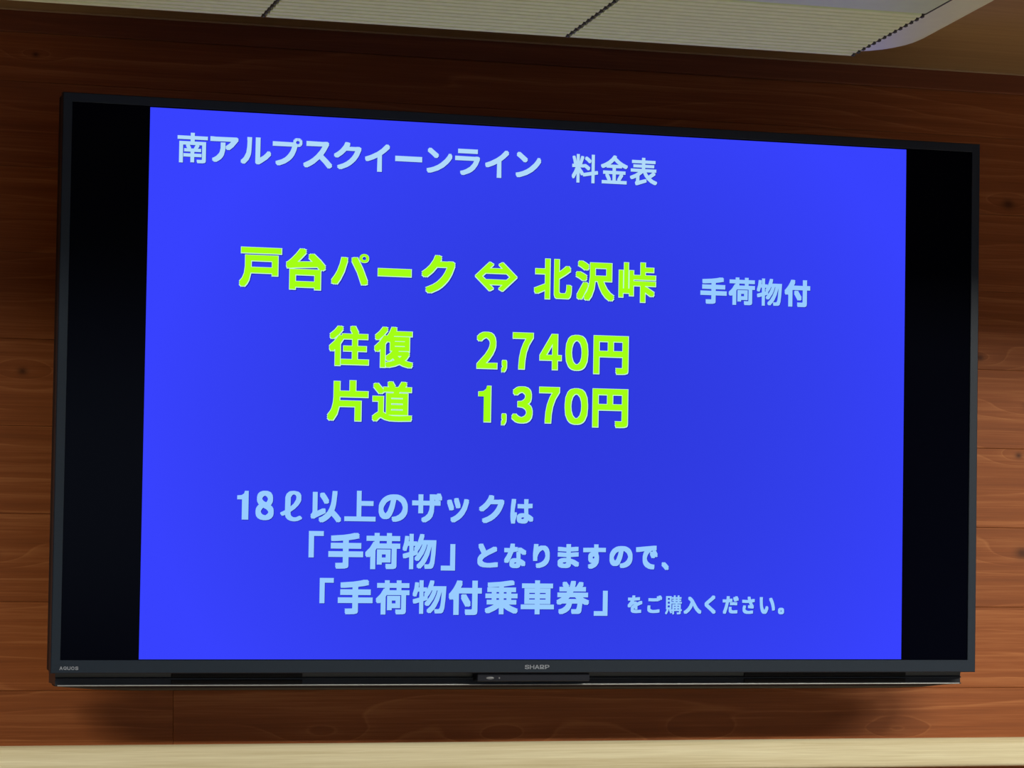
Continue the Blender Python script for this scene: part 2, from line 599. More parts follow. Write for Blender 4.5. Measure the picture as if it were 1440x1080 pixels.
# thin bright strip along the front of the lower lip
bm = nbox(-0.7135, 0.7135, SB - 0.0028, SB - 0.0010, -0.4402, -0.4386, bev=0.0004)
obj('silver_strip', bm, M_SILVER, tv)
# receiver module in the middle
mod = obj('sensor_module', nbox(-0.0885, 0.0885, 0.005, SB + 0.006, -0.4335, -0.4212, bev=0.0012), M_MODULE, tv)
bm = bmesh.new()
bmesh.ops.create_uvsphere(bm, u_segments=20, v_segments=10, radius=1.0)
for v in bm.verts:
    v.co = Vector((-0.0690 + v.co.x * 0.0062, 0.0050 + v.co.y * 0.0008, -0.4285 + v.co.z * 0.0021))
obj('indicator_lens', bm, M_LENS, mod, smooth=True)
bm = bmesh.new()
bmesh.ops.create_uvsphere(bm, u_segments=12, v_segments=8, radius=1.0)
for v in bm.verts:
    v.co = Vector((-0.0545 + v.co.x * 0.0012, 0.0050 + v.co.y * 0.0006, -0.4285 + v.co.z * 0.0014))
obj('indicator_dot', bm, M_LENS, mod, smooth=True)

# ------------------------------------------------------------------ the slide
bm = bmesh.new()
box(bm, -0.6008, 0.6008, -0.0003, 0.0, -0.4003, 0.3995)
slide = obj('slide_picture', bm, T_BLUE, scr)

# outlines of the characters, in thousandths of an em
GLYPHS = json.loads(r'''{"南":[[111,161,132,119,154,126,132,168],[160,294,160,259,21,259,21,234,160,234,160,197,40,197,40,-28,67,-28,67,173,284,173,284,-1,276,-5,227,-5,236,-28,279,-27,300,-22,308,-15,311,-3,311,197,189,197,189,234,329,234,329,259,189,259,189,294],[218,168,194,118,93,118,93,97,161,97,161,62,86,62,86,40,161,40,161,-21,187,-21,187,40,265,40,265,62,187,62,187,97,259,97,259,118,216,118,241,161]],"ア":[[326,237,309,253,83,251,43,254,43,222,283,224,252,184,206,146,229,127,271,164],[186,190,155,190,154,123,146,85,138,68,112,37,87,19,63,8,89,-13,118,5,142,24,159,46,171,70,184,125]],"ル":[[183,7,202,-8,229,8,293,54,333,97,317,121,294,93,268,68,215,35,216,263,184,263],[23,9,49,-8,88,35,107,74,115,102,119,140,124,262,92,262,95,236,93,163,84,95,61,47,44,27]],"プ":[[282,251,289,268,305,275,322,268,328,251,322,235,305,228,289,235],[266,251,268,240,46,242,46,211,259,212,249,170,238,139,222,111,202,84,176,59,142,38,77,14,101,-12,164,15,213,52,239,81,258,111,279,163,292,214,305,212,320,215,338,229,345,251,341,267,327,284,313,290,297,290,283,284,269,267]],"ス":[[280,234,262,248,236,245,65,247,65,215,237,217,228,193,206,155,165,105,133,75,96,48,35,16,57,-8,95,13,131,37,194,95,247,42,290,-9,315,12,269,62,213,116,246,168]],"ク":[[188,272,155,283,138,242,107,197,75,166,35,137,59,118,110,160,147,204,266,204,252,164,238,135,220,108,198,82,169,56,134,34,70,7,96,-15,160,15,194,39,222,66,246,94,266,125,282,157,305,219,282,233,263,230,164,230]],"イ":[[30,126,44,99,115,125,178,156,175,-11,210,-11,208,174,258,212,302,252,279,274,223,220,168,183,95,148]],"ー":[[36,152,36,117,314,117,314,152]],"ン":[[79,257,60,235,106,199,147,162,169,184],[49,22,68,-7,89,-2,162,24,225,61,275,106,302,139,323,172,306,202,287,168,261,134,209,87,176,65,130,43,92,31]],"ラ":[[81,261,81,232,282,232,282,261],[307,168,287,181,268,178,49,180,49,151,270,152,249,102,216,63,174,35,141,20,105,11,126,-14,192,12,223,32,252,59,283,106]],"料":[[19,267,31,227,38,189,59,194,51,232,38,272],[132,273,109,194,126,188,155,267],[181,251,212,229,236,206,250,226,225,248,194,269],[163,163,195,142,221,121,234,142,208,162,175,181],[16,176,16,152,66,152,41,92,11,42,25,17,50,61,73,117,73,-28,97,-28,97,117,133,57,150,77,97,147,97,152,155,152,155,176,97,176,97,293,73,293,73,176],[154,71,159,47,268,67,268,-28,293,-28,293,71,338,79,334,104,293,96,293,294,268,294,268,92]],"金":[[69,76,102,12,125,22,111,52,91,85],[257,85,220,20,240,12,282,75],[175,297,144,260,105,228,59,202,11,183,29,159,84,184,84,165,160,165,160,117,40,117,40,93,160,93,160,6,24,6,24,-18,327,-18,327,6,188,6,188,93,311,93,311,117,188,117,188,165,265,165,265,187,322,160,340,183,279,209,239,233,190,274,199,286],[261,189,93,189,137,219,175,255,215,220]],"表":[[88,-28,207,13,203,36,117,11,117,88,172,135,197,84,230,41,271,7,321,-16,339,7,290,27,250,57,318,106,296,121,235,72,214,102,198,135,327,135,327,158,188,158,188,189,300,189,300,210,188,210,188,240,316,240,316,263,188,263,188,294,161,294,161,263,37,263,37,240,161,240,161,210,55,210,55,189,161,189,161,158,23,158,23,135,139,135,80,94,13,64,30,43,90,71,90,14,86,4,77,-4]],"戸":[[24,273,24,248,327,248,327,273],[58,210,58,113,51,58,37,22,12,-11,32,-29,53,-4,68,25,82,86,274,86,274,67,300,67,300,210],[274,111,84,111,85,185,274,185]],"台":[[63,120,63,-28,89,-28,89,-9,259,-9,259,-27,287,-27,287,120],[89,17,89,95,259,95,259,17],[44,149,92,155,280,166,301,136,324,152,283,203,230,255,210,241,261,189,81,181,127,229,172,284,145,296,111,248,78,210,52,185,35,175]],"パ":[[274,244,281,261,297,268,314,261,320,244,314,228,297,221,281,228],[258,244,261,229,270,216,282,208,297,205,312,208,325,216,333,229,336,244,333,259,325,272,312,280,297,284,282,280,270,272,261,259],[76,105,53,58,22,10,52,-2,80,44,114,123,142,229,111,235,97,169],[249,119,288,-2,319,8,277,128,226,239,198,229]],"⇔":[[136,236,115,248,67,183,38,155,8,132,67,80,115,15,136,27,105,71,245,71,215,27,235,15,283,80,342,132,312,155,283,183,235,248,215,236,245,192,105,192],[85,168,265,168,304,132,265,95,85,95,46,132]],"北":[[12,43,24,17,113,54,113,-25,139,-25,139,288,113,288,113,205,22,205,22,179,113,179,113,81],[312,234,273,202,225,171,225,287,198,287,198,15,207,-10,220,-18,309,-19,318,-15,331,-1,338,26,341,67,316,79,313,30,305,9,295,6,238,6,228,10,225,21,225,144,281,176,332,211]],"沢":[[32,272,67,253,96,231,111,253,82,273,47,291],[13,178,49,159,78,139,93,161,63,180,27,197],[23,-6,46,-23,61,3,105,91,85,107],[169,165,169,252,292,252,292,165],[143,277,143,153,134,80,118,31,88,-14,110,-29,137,9,160,73,168,139,211,139,229,85,253,38,283,0,321,-28,341,-5,306,19,277,52,254,93,237,139,319,139,319,277]],"峠":[[148,185,148,164,336,164,336,185,243,185,243,231,318,231,318,252,243,252,243,294,218,294,218,185],[148,133,148,111,218,111,218,-28,243,-28,243,67,311,22,325,41,248,89,243,84,243,111,336,111,336,133],[71,290,71,68,46,68,46,224,26,224,26,10,46,10,46,45,119,45,119,24,139,24,139,224,119,224,119,68,93,68,93,290]],"手":[[18,113,18,87,162,87,162,9,160,1,86,-1,97,-27,151,-25,179,-18,187,-8,189,2,189,87,334,87,334,113,189,113,189,169,314,169,314,195,189,195,189,252,248,261,299,272,279,294,231,283,171,274,41,264,47,241,162,249,162,195,41,195,41,169,162,169,162,113]],"荷":[[123,194,123,169,273,169,272,2,266,-2,211,-1,221,-26,266,-25,290,-18,298,0,298,169,333,169,333,194],[92,211,56,153,10,107,27,84,62,119,62,-28,88,-28,88,152,117,203],[127,137,127,16,152,16,152,37,238,37,238,137],[152,114,214,114,214,60,152,60],[223,294,223,266,127,266,127,294,101,294,101,266,22,266,22,242,101,242,101,210,127,210,127,242,223,242,223,210,249,210,249,242,331,242,331,266,249,266,249,294]],"物":[[187,294,163,219,145,186,125,159,145,144,167,174,186,211,216,211,201,169,181,128,158,93,131,66,152,51,166,65,204,121,224,165,238,211,267,211,250,145,225,85,193,33,153,-6,175,-22,215,21,233,48,261,109,290,211,307,211,298,88,292,40,285,13,273,1,231,2,238,-24,286,-22,303,-10,316,29,326,121,333,235,195,235,211,290],[34,274,26,210,10,157,30,145,46,197,78,197,78,118,12,100,19,75,78,93,78,-28,102,-28,102,100,146,114,143,138,102,125,102,197,138,197,138,222,102,222,102,294,78,294,78,222,50,222,57,270]],"付":[[143,142,194,54,218,68,166,153],[263,290,263,216,121,216,121,190,263,190,262,3,251,-3,185,-2,195,-28,259,-27,276,-22,285,-14,290,8,290,190,334,190,334,216,290,216,290,290],[103,292,86,252,64,213,39,179,13,150,29,123,65,166,65,-27,91,-27,91,207,129,284]],"往":[[87,293,56,255,15,221,29,200,75,238,112,284],[192,287,221,229,246,239,216,296],[94,215,57,163,11,120,25,94,62,130,62,-28,89,-28,89,162,118,206],[122,227,122,202,211,202,211,123,135,123,135,98,211,98,211,8,112,8,112,-17,335,-17,335,8,238,8,238,98,315,98,315,123,238,123,238,202,326,202,326,227]],"復":[[174,154,285,154,285,130,174,130],[174,195,285,195,285,172,174,172],[85,294,53,255,12,221,26,201,71,240,109,285],[94,223,55,169,7,125,22,102,62,139,62,-29,87,-29,87,169,109,200,131,185,150,210,150,112,186,112,153,73,110,43,129,26,169,56,207,19,159,3,107,-7,119,-28,176,-16,229,5,273,-15,325,-28,340,-5,294,4,253,18,286,46,310,81,294,89,198,88,212,112,309,112,309,214,153,214,167,237,332,237,332,259,179,259,191,289,165,295,142,245,111,203,117,214],[186,69,274,69,254,48,230,30,205,48]],"2":[[15,0,177,0,177,28,64,25,105,67,137,108,157,147,163,167,165,186,159,217,144,241,121,256,90,261,67,259,38,246,14,224,33,206,50,222,71,233,86,235,107,231,126,214,133,185,126,150,117,131,88,91,15,19]],",":[[26,-67,56,-46,74,-17,77,7,76,22,66,38,56,43,37,41,27,27,27,17,33,5,41,1,54,0,51,-15,44,-28,19,-48]],"7":[[69,0,103,0,108,69,119,127,141,182,178,237,178,257,17,257,17,229,142,229,110,178,88,125,75,67]],"4":[[119,0,149,0,149,71,183,71,183,96,149,96,149,257,114,257,7,92,7,71,119,71],[119,96,40,96,121,222]],"0":[[97,-5,115,-2,130,4,144,14,156,29,172,70,177,129,172,187,156,229,144,243,130,253,97,261,64,253,51,243,39,229,23,187,18,129,23,70,39,29,51,14,64,4,80,-2],[97,21,77,28,62,47,52,81,48,129,52,177,62,211,77,230,97,236,117,230,133,211,143,177,146,129,143,81,133,47,117,28]],"円":[[294,244,294,141,187,141,187,244],[32,270,32,-28,58,-28,58,115,294,115,293,1,285,-2,232,-1,242,-28,288,-26,312,-19,319,-9,321,7,321,270],[58,141,58,244,161,244,161,141]],"片":[[63,285,63,145,59,98,49,53,40,32,13,-8,34,-29,45,-15,70,29,86,93,234,93,234,-28,262,-28,262,120,89,120,90,176,316,176,316,203,217,203,217,294,190,294,190,203,90,203,90,285]],"道":[[22,268,72,209,94,223,43,280],[159,129,277,129,277,99,159,99],[159,81,277,81,277,51,159,51],[159,176,277,176,277,147,159,147],[134,196,134,31,302,31,302,196,218,196,231,226,332,226,332,248,266,248,292,286,266,294,239,248,174,248,192,256,167,296,145,286,168,248,109,248,109,226,202,226,194,196],[92,169,18,169,18,145,67,145,67,36,42,21,15,-2,31,-24,57,4,79,16,123,-7,167,-18,223,-20,329,-16,337,9,242,4,170,5,128,14,92,35]],"1":[[31,0,172,0,172,27,120,27,120,257,96,257,72,246,42,238,42,218,88,218,88,27,31,27]],"3":[[92,-5,124,0,151,15,168,38,175,69,170,93,159,112,142,125,120,134,147,151,159,166,166,197,160,224,154,235,134,252,107,260,91,261,70,259,52,253,20,231,37,210,61,228,82,235,108,232,127,218,133,195,125,167,108,154,96,149,62,146,62,121,100,117,114,113,133,100,141,81,138,50,128,35,101,23,80,23,61,27,46,35,27,51,10,31,42,6,65,-2]],"ℓ":[[73,120,75,229,85,252,94,258,104,259,116,251,121,239,122,223,119,196,102,157],[104,-5,127,0,157,20,144,40,119,24,95,25,83,34,76,49,73,86,105,118,129,152,145,187,149,205,149,237,142,259,128,275,99,283,76,279,67,272,51,252,43,220,42,92,8,69,21,48,42,62,48,33,62,12,81,0]],"8":[[98,-5,131,1,156,15,172,36,178,62,175,85,165,104,135,129,153,149,166,174,169,193,164,220,150,242,140,250,114,259,99,261,84,259,59,250,40,233,34,222,28,195,31,177,44,154,63,135,46,123,31,107,20,88,16,64,22,36,39,15,65,1],[116,139,75,160,62,175,59,185,60,212,69,225,82,234,98,237,117,233,130,224,139,209,142,191,138,171,131,158],[98,19,68,27,53,40,46,57,45,76,50,92,60,107,80,125,127,101,142,85,146,75,147,53,140,38,119,22]],"以":[[131,249,161,207,184,166,207,180,184,219,153,262],[266,280,256,176,247,133,233,95,215,62,190,35,159,11,121,-7,141,-30,174,-13,202,8,225,31,244,57,285,13,315,-27,338,-10,302,34,257,81,272,121,282,167,294,279],[49,7,76,24,173,71,166,96,84,58,84,267,56,267,56,61,51,45,35,29]],"上":[[150,289,150,15,18,15,18,-11,333,-11,333,15,177,15,177,154,308,154,308,181,177,181,177,289]],"の":[[167,225,150,141,127,78,107,52,94,48,82,51,65,72,59,96,60,130,66,148,87,183,103,198,143,219],[196,225,235,215,265,192,275,178,288,143,287,102,273,67,248,41,217,24,170,15,187,-11,216,-5,242,4,265,17,283,32,298,51,309,72,316,96,318,123,316,148,308,173,297,195,282,214,262,229,239,241,213,249,184,251,153,248,124,240,98,226,75,209,57,187,43,163,34,137,32,88,42,54,50,40,70,22,93,15,117,22,128,31,148,58,166,99,178,137]],"ザ":[[279,267,262,262,282,213,299,218],[314,278,297,272,318,224,335,229],[17,196,17,166,90,167,88,79,119,79,118,167,217,167,216,119,212,91,194,48,164,20,122,0,146,-22,195,7,212,25,226,45,241,93,246,167,316,166,316,196,246,194,248,266,216,266,217,194,118,194,119,264,88,264,90,194]],"ッ":[[169,202,144,193,171,117,197,126],[296,182,266,192,259,158,249,126,235,97,217,72,193,47,165,25,135,9,104,-3,127,-26,186,6,215,29,241,57,272,108],[88,184,62,174,93,95,120,105]],"は":[[89,268,58,270,47,180,41,80,44,34,54,-13,78,-11,81,24,104,94,89,105,69,54,67,72,70,156],[237,65,237,44,233,30,217,17,199,14,174,18,163,25,157,36,159,54,175,66,201,70],[262,270,231,270,232,205,140,207,140,181,232,179,236,89,203,92,172,88,150,77,136,60,131,39,136,18,150,2,160,-3,204,-11,220,-10,244,-1,252,7,262,25,264,53,317,12,333,36,302,60,263,81,259,181,320,187,320,214,259,206]],"「":[[228,296,228,70,254,70,254,272,338,272,338,296]],"」":[[123,-30,123,196,97,196,97,-6,12,-6,12,-30]],"と":[[108,272,80,261,131,153,95,122,75,88,70,62,73,44,79,29,102,7,138,-6,200,-10,294,-1,294,30,227,20,163,19,132,26,120,31,105,46,99,65,103,85,113,103,130,120,179,153,285,209,270,234,155,168]],"な":[[311,160,326,183,245,230,230,209,272,187],[218,58,216,28,210,17,198,10,179,7,161,9,149,15,141,24,139,35,142,46,157,58,182,63],[241,170,213,170,217,82,183,85,155,81,133,71,118,54,113,33,114,20,118,10,133,-6,156,-15,183,-18,198,-17,221,-9,230,-3,241,13,244,48,268,33,300,7,315,31,284,55,243,75],[158,278,127,281,116,220,34,221,36,195,108,195,75,127,33,64,60,50,102,119,136,197,200,210,199,237,144,224]],"り":[[119,276,88,277,75,147,78,78,105,81,104,124,114,160,134,196,147,211,177,230,193,233,206,231,227,218,241,192,249,138,246,108,238,82,226,61,209,44,189,31,166,20,113,8,130,-18,189,0,214,13,236,30,253,50,266,75,275,104,277,138,276,165,264,209,243,240,214,256,181,256,152,243,127,220,102,179]],"ま":[[175,62,175,31,169,19,159,12,138,8,116,11,101,17,92,26,90,37,93,48,110,61,141,66],[65,166,65,139,173,134,174,87,145,89,111,85,85,74,69,57,65,47,65,24,69,13,84,-3,108,-13,141,-16,157,-15,181,-7,189,-1,200,15,202,55,250,31,287,2,303,27,249,63,201,81,199,135,296,143,296,169,198,160,198,209,293,217,293,243,198,233,201,278,171,278,172,232,123,233,67,240,67,214,172,208,172,159]],"す":[[199,130,196,100,182,84,168,81,154,83,143,90,135,101,132,116,135,131,143,143,155,150,168,153,182,150,194,140],[34,229,34,202,191,208,191,172,174,176,156,175,134,166,117,150,107,128,107,102,111,90,117,80,132,65,164,57,180,59,194,66,180,45,160,27,133,14,101,4,125,-19,175,4,194,19,218,52,224,69,229,105,226,130,218,150,217,208,325,206,325,232,217,232,220,277,188,277,190,232]],"で":[[28,230,31,200,195,221,161,189,142,159,131,122,130,102,133,75,142,52,157,32,175,16,220,-5,269,-13,279,16,236,22,215,28,181,50,169,65,161,85,159,124,170,157,179,173,205,201,220,212,245,221,307,225,307,253],[256,182,238,174,267,125,285,133],[294,196,277,188,307,139,325,148]],"、":[[96,-20,119,1,81,42,41,78,18,58,58,22]],"乗":[[161,133,161,93,111,93,111,133],[161,156,111,156,111,195,161,195],[187,133,239,133,239,93,187,93],[187,156,187,195,239,195,239,156],[283,289,173,274,41,265,47,243,161,249,161,218,39,218,39,195,85,195,85,156,20,156,20,133,85,133,85,93,34,93,34,70,141,70,114,49,82,31,14,3,32,-19,101,13,133,34,161,57,161,-28,187,-28,187,57,216,33,248,11,317,-21,336,2,267,30,235,49,208,70,319,70,319,93,265,93,265,133,331,133,331,156,265,156,265,195,314,195,314,218,187,218,187,251,301,268]],"車":[[55,212,55,76,161,76,161,47,19,47,19,23,161,23,161,-29,188,-29,188,23,333,23,333,47,188,47,188,76,296,76,296,212,188,212,188,238,321,238,321,262,188,262,188,294,161,294,161,262,29,262,29,238,161,238,161,212],[81,134,161,134,161,98,81,98],[188,134,270,134,270,98,188,98],[81,190,161,190,161,154,81,154],[188,190,270,190,270,154,188,154]],"券":[[212,149,253,107,90,107,133,149],[256,285,223,232,180,232,196,292,169,295,152,232,106,232,125,243,94,286,74,276,102,232,43,232,43,209,141,209,119,173,22,173,22,149,98,149,59,117,12,91,28,70,75,96,75,83,129,83,120,54,103,29,75,9,33,-5,49,-28,95,-9,127,15,146,46,157,83,242,83,235,26,227,3,216,-1,171,1,179,-24,222,-24,239,-21,253,-9,259,6,269,96,324,69,341,91,286,114,242,149,329,149,329,173,151,173,171,209,305,209,305,232,249,232,280,277]],"を":[[309,154,297,181,205,139,194,158,182,166,167,170,140,168,110,157,141,211,257,221,258,247,151,236,161,277,132,279,124,236,41,239,41,213,114,211,85,163,33,104,57,86,95,128,117,141,133,146,160,147,174,140,179,132,181,126,124,90,106,66,100,53,100,23,105,11,114,2,138,-10,189,-16,285,-9,285,19,212,11,154,13,131,25,128,32,127,50,142,73,182,100,181,46,208,46,207,113]],"ご":[[76,242,76,214,169,210,263,214,263,243,168,238],[90,101,62,104,54,62,56,39,62,26,84,5,119,-8,167,-13,236,-9,286,0,286,30,234,20,166,16,129,19,103,29,94,35,84,52,84,76],[273,281,254,273,283,224,301,233],[311,295,293,287,322,239,341,247]],"購":[[46,53,32,16,11,-14,31,-28,53,6,70,48],[90,44,119,-11,139,-1,110,53],[52,194,105,194,105,148,52,148],[52,128,105,128,105,82,52,82],[52,259,105,259,105,214,52,214],[29,281,29,60,128,60,128,281],[156,140,156,50,133,50,133,30,156,30,156,-28,180,-28,180,30,291,30,290,-5,245,-6,252,-28,295,-26,309,-21,315,-9,315,30,336,30,336,50,315,50,315,140,246,140,246,160,335,160,335,180,285,180,285,203,322,203,322,223,285,223,285,244,327,244,327,264,285,264,285,294,261,294,261,264,209,264,209,294,185,294,185,264,143,264,143,244,185,244,185,223,152,223,152,203,185,203,185,180,135,180,135,160,223,160,223,140],[209,244,261,244,261,223,209,223],[209,180,209,203,261,203,261,180],[223,50,180,50,180,76,223,76],[246,50,246,76,291,76,291,50],[223,120,223,95,180,95,180,120],[246,120,291,120,291,95,246,95]],"入":[[103,264,134,238,160,207,150,171,124,107,89,54,42,12,14,-5,39,-26,64,-9,108,31,143,80,158,108,181,172,222,91,254,39,297,-6,325,-25,338,5,299,34,270,67,247,104,184,219,156,255,119,287]],"く":[[246,258,221,282,190,248,87,160,74,143,72,136,73,128,84,110,182,25,229,-23,254,0,116,120,106,135,110,144,122,156]],"だ":[[178,164,178,138,243,141,301,137,302,164,242,167],[185,79,159,81,155,60,155,28,159,17,175,1,187,-5,219,-11,257,-11,306,-7,307,22,239,15,209,17,191,25,180,41],[264,260,246,252,274,203,293,211],[303,274,285,266,314,217,333,226],[67,212,25,215,26,187,99,187,71,88,47,26,31,-7,62,-18,98,80,127,190,200,202,200,229,133,217,145,270,111,273,105,214]],"さ":[[109,109,82,116,66,72,67,41,73,26,94,4,110,-4,150,-14,201,-14,264,-7,265,21,213,13,157,13,126,19,105,31,94,49,93,67,97,85],[55,221,56,193,135,189,203,192,245,112,187,118,185,94,270,85,284,104,253,147,229,195,302,209,299,237,221,220,204,279,175,276,194,217,130,215]],"い":[[78,244,44,245,49,132,55,89,69,41,89,12,113,-2,134,-2,151,6,167,25,191,77,169,102,156,64,138,36,125,30,116,32,101,45,84,88,78,127,75,210],[261,235,233,225,256,189,274,145,287,98,294,49,322,61,319,83,309,131,292,177]],"。":[[68,85,47,81,30,70,19,53,15,32,19,11,30,-6,47,-17,68,-21,89,-17,106,-6,117,11,121,32,117,53,106,70,89,81],[68,-4,54,-1,43,7,35,18,33,32,35,46,43,57,54,65,68,68,82,65,93,57,101,46,104,32,101,18,93,7,82,-1]],"_S":[[224,-9,184,-6,149,1,118,14,91,31,70,52,54,77,43,105,38,137,104,137,113,104,132,79,160,61,201,51,249,51,286,60,316,78,336,102,345,126,345,151,338,171,321,190,278,212,168,244,116,267,78,298,65,316,57,337,52,372,55,403,65,431,87,463,110,482,148,502,191,513,227,516,263,513,296,505,326,493,351,476,371,456,387,433,397,406,401,378,337,378,326,412,302,437,286,447,257,456,209,458,167,448,145,435,132,423,120,403,116,387,116,363,121,347,139,326,164,311,305,266,359,238,383,214,398,191,406,163,408,139,405,109,396,81,381,55,360,34,333,16,302,2,265,-6]],"_H":[[60,0,60,509,125,509,125,289,392,289,392,509,457,509,457,0,392,0,392,232,125,232,125,0]],"_A":[[16,0,201,509,276,509,463,0,395,0,282,317,232,478,245,478,220,393,85,0],[110,142,110,199,370,199,370,142]],"_R":[[60,0,60,509,264,507,301,501,342,483,373,457,385,442,399,415,409,363,405,309,385,263,359,234,323,213,277,200,96,198,96,255,243,255,284,262,309,273,327,290,339,312,344,338,344,374,336,399,319,425,298,440,277,447,252,451,125,452,125,0],[353,0,230,229,303,229,428,0]],"_P":[[60,0,60,509,263,507,301,500,332,487,366,462,379,447,394,420,407,370,406,315,390,265,366,233,342,213,322,202,276,189,235,186,109,186,109,242,252,243,284,250,308,264,330,288,343,326,343,369,330,407,318,423,303,435,268,449,242,452,125,452,125,0]],"_Q":[[245,159,313,159,468,-48,401,-48],[267,-7,220,-2,177,11,138,33,105,63,78,101,57,146,44,197,40,254,44,311,57,362,78,407,105,445,138,475,177,498,220,511,267,516,314,511,357,498,396,475,429,445,456,407,477,362,489,311,493,254,489,197,477,146,456,101,429,63,396,33,357,11,314,-2],[267,53,300,56,330,66,358,82,383,105,403,133,418,168,427,208,430,254,427,300,418,341,403,376,383,404,358,427,330,443,300,453,267,456,234,453,203,443,175,426,151,404,131,375,116,340,107,300,103,254,107,208,116,168,131,133,151,105,175,82,203,66,234,56]],"_U":[[259,-8,203,-2,177,5,143,22,106,52,85,80,74,101,64,136,60,160,60,509,124,509,124,178,127,152,133,128,155,93,180,72,220,56,259,52,298,56,331,68,357,87,380,120,389,144,392,169,393,509,457,509,457,160,451,124,443,101,433,80,411,52,374,22,340,5,315,-2]],"_O":[[267,-7,220,-2,177,11,138,33,105,63,78,101,57,146,44,197,40,254,44,311,57,362,78,407,105,445,138,475,177,498,220,511,267,516,314,511,357,498,396,475,429,445,456,407,477,362,489,311,493,254,489,197,477,146,456,101,429,63,396,33,357,11,314,-2],[267,53,300,56,330,66,358,82,383,105,403,133,418,168,427,208,430,254,427,300,418,341,403,376,383,404,358,427,330,443,300,453,267,456,234,453,203,443,175,426,151,404,131,375,116,340,107,300,103,254,107,208,116,168,131,133,151,105,175,82,203,66,234,56]],"_1":[[76,0,76,55,391,55,391,0],[276,509,276,0,212,0,212,448,86,358,86,427,198,509]]}''')
# where each character stands on the panel: x0, z0, x1, z1 in tenths of a millimetre
BOXES = {
    'title': [('南', -5599, 3213, -5151, 3654), ('ア', -5114, 3245, -4694, 3619), ('ル', -4660, 3239, -4204, 3637), ('プ', -4182, 3241, -3735, 3656), ('ス', -3718, 3230, -3278, 3626), ('ク', -3256, 3231, -2835, 3640), ('イ', -2780, 3222, -2398, 3637), ('ー', -2315, 3395, -1898, 3475), ('ン', -1829, 3247, -1429, 3624), ('ラ', -1386, 3237, -997, 3631), ('イ', -915, 3222, -540, 3640), ('ン', -434, 3247, -30, 3633), ('料', 460, 3212, 883, 3648), ('金', 926, 3219, 1362, 3656), ('表', 1396, 3216, 1841, 3642)],
    'route': [('戸', -4651, 1428, -4008, 2023), ('台', -3951, 1417, -3340, 2036), ('パ', -3268, 1516, -2667, 2009), ('ー', -2555, 1664, -2028, 1791), ('ク', -1882, 1438, -1351, 2022), ('⇔', -1049, 1504, -374, 1954), ('北', -117, 1417, 493, 2038), ('沢', 543, 1417, 1176, 2033), ('峠', 1237, 1419, 1848, 2039)],
    'bag': [('手', 2572, 1445, 3006, 1858), ('荷', 3036, 1444, 3473, 1869), ('物', 3505, 1448, 3923, 1869), ('付', 3967, 1449, 4397, 1870)],
    'fare1': [('往', -3279, 313, -2661, 921), ('復', -2590, 306, -1982, 925), ('2', -1003, 335, -669, 899), (',', -613, 286, -516, 485), ('7', -439, 343, -102, 906), ('4', -12, 348, 347, 901), ('0', 400, 349, 770, 899), ('円', 848, 308, 1419, 903)],
    'fare2': [('片', -3291, -501, -2658, 112), ('道', -2607, -496, -1983, 116), ('_1', -966, -465, -757, 90), (',', -604, -509, -511, -318), ('3', -442, -469, -101, 94), ('7', -7, -459, 327, 98), ('0', 401, -468, 778, 90), ('円', 844, -501, 1423, 95)],
    'note1': [('_1', -4610, -1969, -4440, -1549), ('8', -4334, -1974, -4062, -1543), ('ℓ', -3966, -1985, -3634, -1537), ('以', -3509, -1995, -3043, -1529), ('上', -2996, -1970, -2519, -1520), ('の', -2475, -1971, -2028, -1564), ('ザ', -1962, -1974, -1497, -1538), ('ッ', -1423, -1968, -1080, -1600), ('ク', -925, -1971, -527, -1549), ('は', -430, -1972, -67, -1602)],
    'note2': [('「', -3527, -2510, -3302, -2122), ('手', -3228, -2672, -2699, -2141), ('荷', -2670, -2674, -2133, -2138), ('物', -2097, -2669, -1577, -2145), ('」', -1503, -2684, -1282, -2290), ('と', -936, -2635, -615, -2276), ('な', -519, -2639, -169, -2271), ('り', -64, -2635, 202, -2273), ('ま', 328, -2631, 670, -2269), ('す', 733, -2639, 1096, -2268), ('の', 1156, -2623, 1526, -2289), ('で', 1581, -2639, 1933, -2277), ('、', 1995, -2648, 2116, -2525)],
    'note3': [('「', -3350, -3180, -3138, -2809), ('手', -3072, -3341, -2542, -2830), ('荷', -2495, -3342, -1979, -2836), ('物', -1931, -3329, -1411, -2832), ('付', -1374, -3344, -858, -2828), ('乗', -810, -3331, -289, -2823), ('車', -245, -3329, 280, -2819), ('券', 318, -3326, 839, -2822), ('」', 916, -3347, 1136, -2968), ('を', 1457, -3304, 1696, -3035), ('ご', 1776, -3302, 2016, -3033), ('購', 2064, -3319, 2337, -3031), ('入', 2365, -3311, 2656, -3048), ('く', 2708, -3309, 2891, -3027), ('だ', 3004, -3308, 3269, -3036), ('さ', 3326, -3307, 3534, -3042), ('い', 3616, -3305, 3870, -3048), ('。', 3921, -3312, 4023, -3210)],
}


# the hollow double arrow of the route line, drawn as outlines
GLYPHS['⇔'] = [[0, 500, 345, 1000, 435, 925, 335, 780, 665, 780, 565, 925, 655, 1000, 1000, 500, 655, 0, 565, 75, 665, 220, 335, 220, 435, 75, 345, 0],
               [157, 500, 240, 383, 760, 383, 843, 500, 760, 617, 240, 617]]

